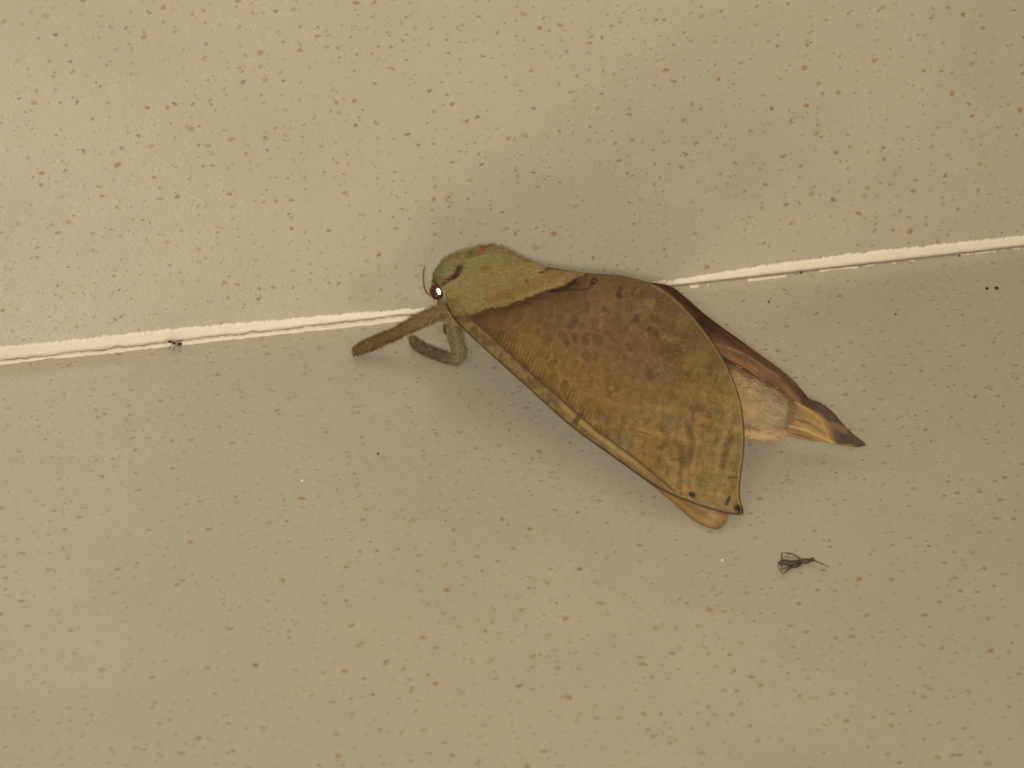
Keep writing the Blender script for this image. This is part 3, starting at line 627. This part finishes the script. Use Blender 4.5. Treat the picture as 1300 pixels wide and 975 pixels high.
# dead gnat
gr_ = P(1010, 714, 0); gn = root('gnat', (gr_[0], gr_[1], 0), 'small dead dark gnat with folded wings lying on the floor tile below the moth', 'gnat')
b_ = tube([P(987, 715, .35), P(995, 714.2, .4), P(1008, 715, .45), P(1018, 713, .5), P(1025, 712.5, .55), P(1029, 711.5, .5), P(1031.8, 710.6, .5), P(1034, 711, .45)], [.10, .42, .40, .34, .46, .24, .40, .14], 12, n=48)
gb_ = mesh('body', *b_, M_gnat, gn)
for pts in ([(1018, 714), (1010, 718.5), (1003, 717.5)],):
    v_, f_ = tube([P(*pts[0], .5), P(*pts[1], .35), P(*pts[2], .3)], [.25, .38, .12], 10, n=14); mesh('abdomen', v_, f_, M_gnat, gn)
for poly in ([(1020, 711), (1012, 706), (1004, 702.8), (998, 706), (992, 711), (987, 715), (998, 713.5), (1010, 713)], [(1019, 713), (1006, 718), (998, 725), (993.5, 729.5), (989, 724), (987.5, 718), (993, 716), (1006, 715)]):
    ctr = np.mean([P(*p, .5) for p in poly], 0); V = [P(*p, .30+.25*(i % 2)) for i, p in enumerate(poly)]; n = len(V)
    top = [np.array(v)+[0, 0, .03] for v in V]; VV = V+top+[ctr, ctr+[0, 0, .03]]
    Fc = [(i, (i+1) % n, n+(i+1) % n, n+i) for i in range(n)]+[(2*n, (i+1) % n, i) for i in range(n)]+[(2*n+1, n+i, n+(i+1) % n) for i in range(n)]
    w_ = mesh('wing', VV, Fc, M_gwing, gn, smooth=False)
    tt = [tube([P(*poly[i], .42), P(*poly[(i+1) % n], .42)], [.032, .04], 6, n=4) for i in range(n)]+[tube([P(1018, 712.5, .5), P(*poly[k2], .42)], [.035, .03], 6, n=4) for k2 in (3, 4, 5)]
    mesh('veins', *join(tt), M_gnat, w_)
for L in ([(1033, 711.5, .5), (1043, 715.5, .7), (1053, 720.3, .1)], [(1016, 709.5, .5), (1004, 703, 1.0), (992, 702, .1)], [(992.3, 702, .1), (992.5, 714, .5), (992.2, 727, .1)], [(1006, 719, .4), (1000, 724, .5), (994, 729, .1)], [(1008, 717, .4), (1000, 721, .4), (994, 723.5, .1)], [(1014, 710, .5), (1013, 716, .8), (1003, 720, .1)]):
    v_, f_ = tube([P(*q) for q in L], [.09, .07, .05], 6, n=12); mesh('leg', v_, f_, M_gnat, gn)
# black grains of dirt on the floor tile, and two white crumbs
def lump(name, px, py, r, material, label, cat, group=None, z=None, sq=(1, 1, .7), seed=1):
    zz = r*.62 if z is None else z
    v, f = sphere((0, 0, 0), r, 8, 10, sq); q = v/r; v = v*(1+.35*(fbm(q[:, 0]*1.5+seed, q[:, 1]*1.5+q[:, 2]*2, seed)-.5))[:, None]
    c = P(px, py, zz); o = mesh(name, v, f, material); o.location = Vector(c)*MM; o['label'] = label; o['category'] = cat
    if group: o['group'] = group
    return o
GG = 'black grains of dirt on the floor tile'
lump('dirt_grain', 1253, 366, .30, M_grain, 'left one of a close pair of black grains near the right edge below the joint', 'grain', GG, seed=2)
lump('dirt_grain', 1265, 365.5, .34, M_grain, 'right one of a close pair of black grains near the right edge below the joint', 'grain', GG, sq=(1.2, .9, .7), seed=3)
lump('dirt_grain', 976, 383, .22, M_grain, 'single black grain on the floor right of the moth, just under the joint', 'grain', GG, seed=4)
lump('dirt_grain', 1137, 399, .20, M_grain, 'single black grain on the floor further right and below the joint', 'grain', GG, seed=5)
lump('dirt_grain', 1017, 346, .25, M_grain, 'black grain lodged against the lower edge of the joint right of the moth', 'grain', GG, seed=6)
lump('dirt_grain', 1218, 324.5, .22, M_grain, 'black grain against the lower edge of the joint near the right border', 'grain', GG, seed=7)
lump('dirt_grain', 480, 576, .2, M_grain, 'single black grain on the bare floor tile below the front legs', 'grain', GG, seed=9)
lump('dust_grain', 383.5, 610, .22, M_dust, 'tiny white crumb on the floor tile at the lower left', 'crumb', 'white crumbs on the floor tile', seed=10)
lump('dust_grain', 917, 711, .24, M_dust, 'tiny white crumb on the floor tile below the near wing tip', 'crumb', 'white crumbs on the floor tile', seed=11)
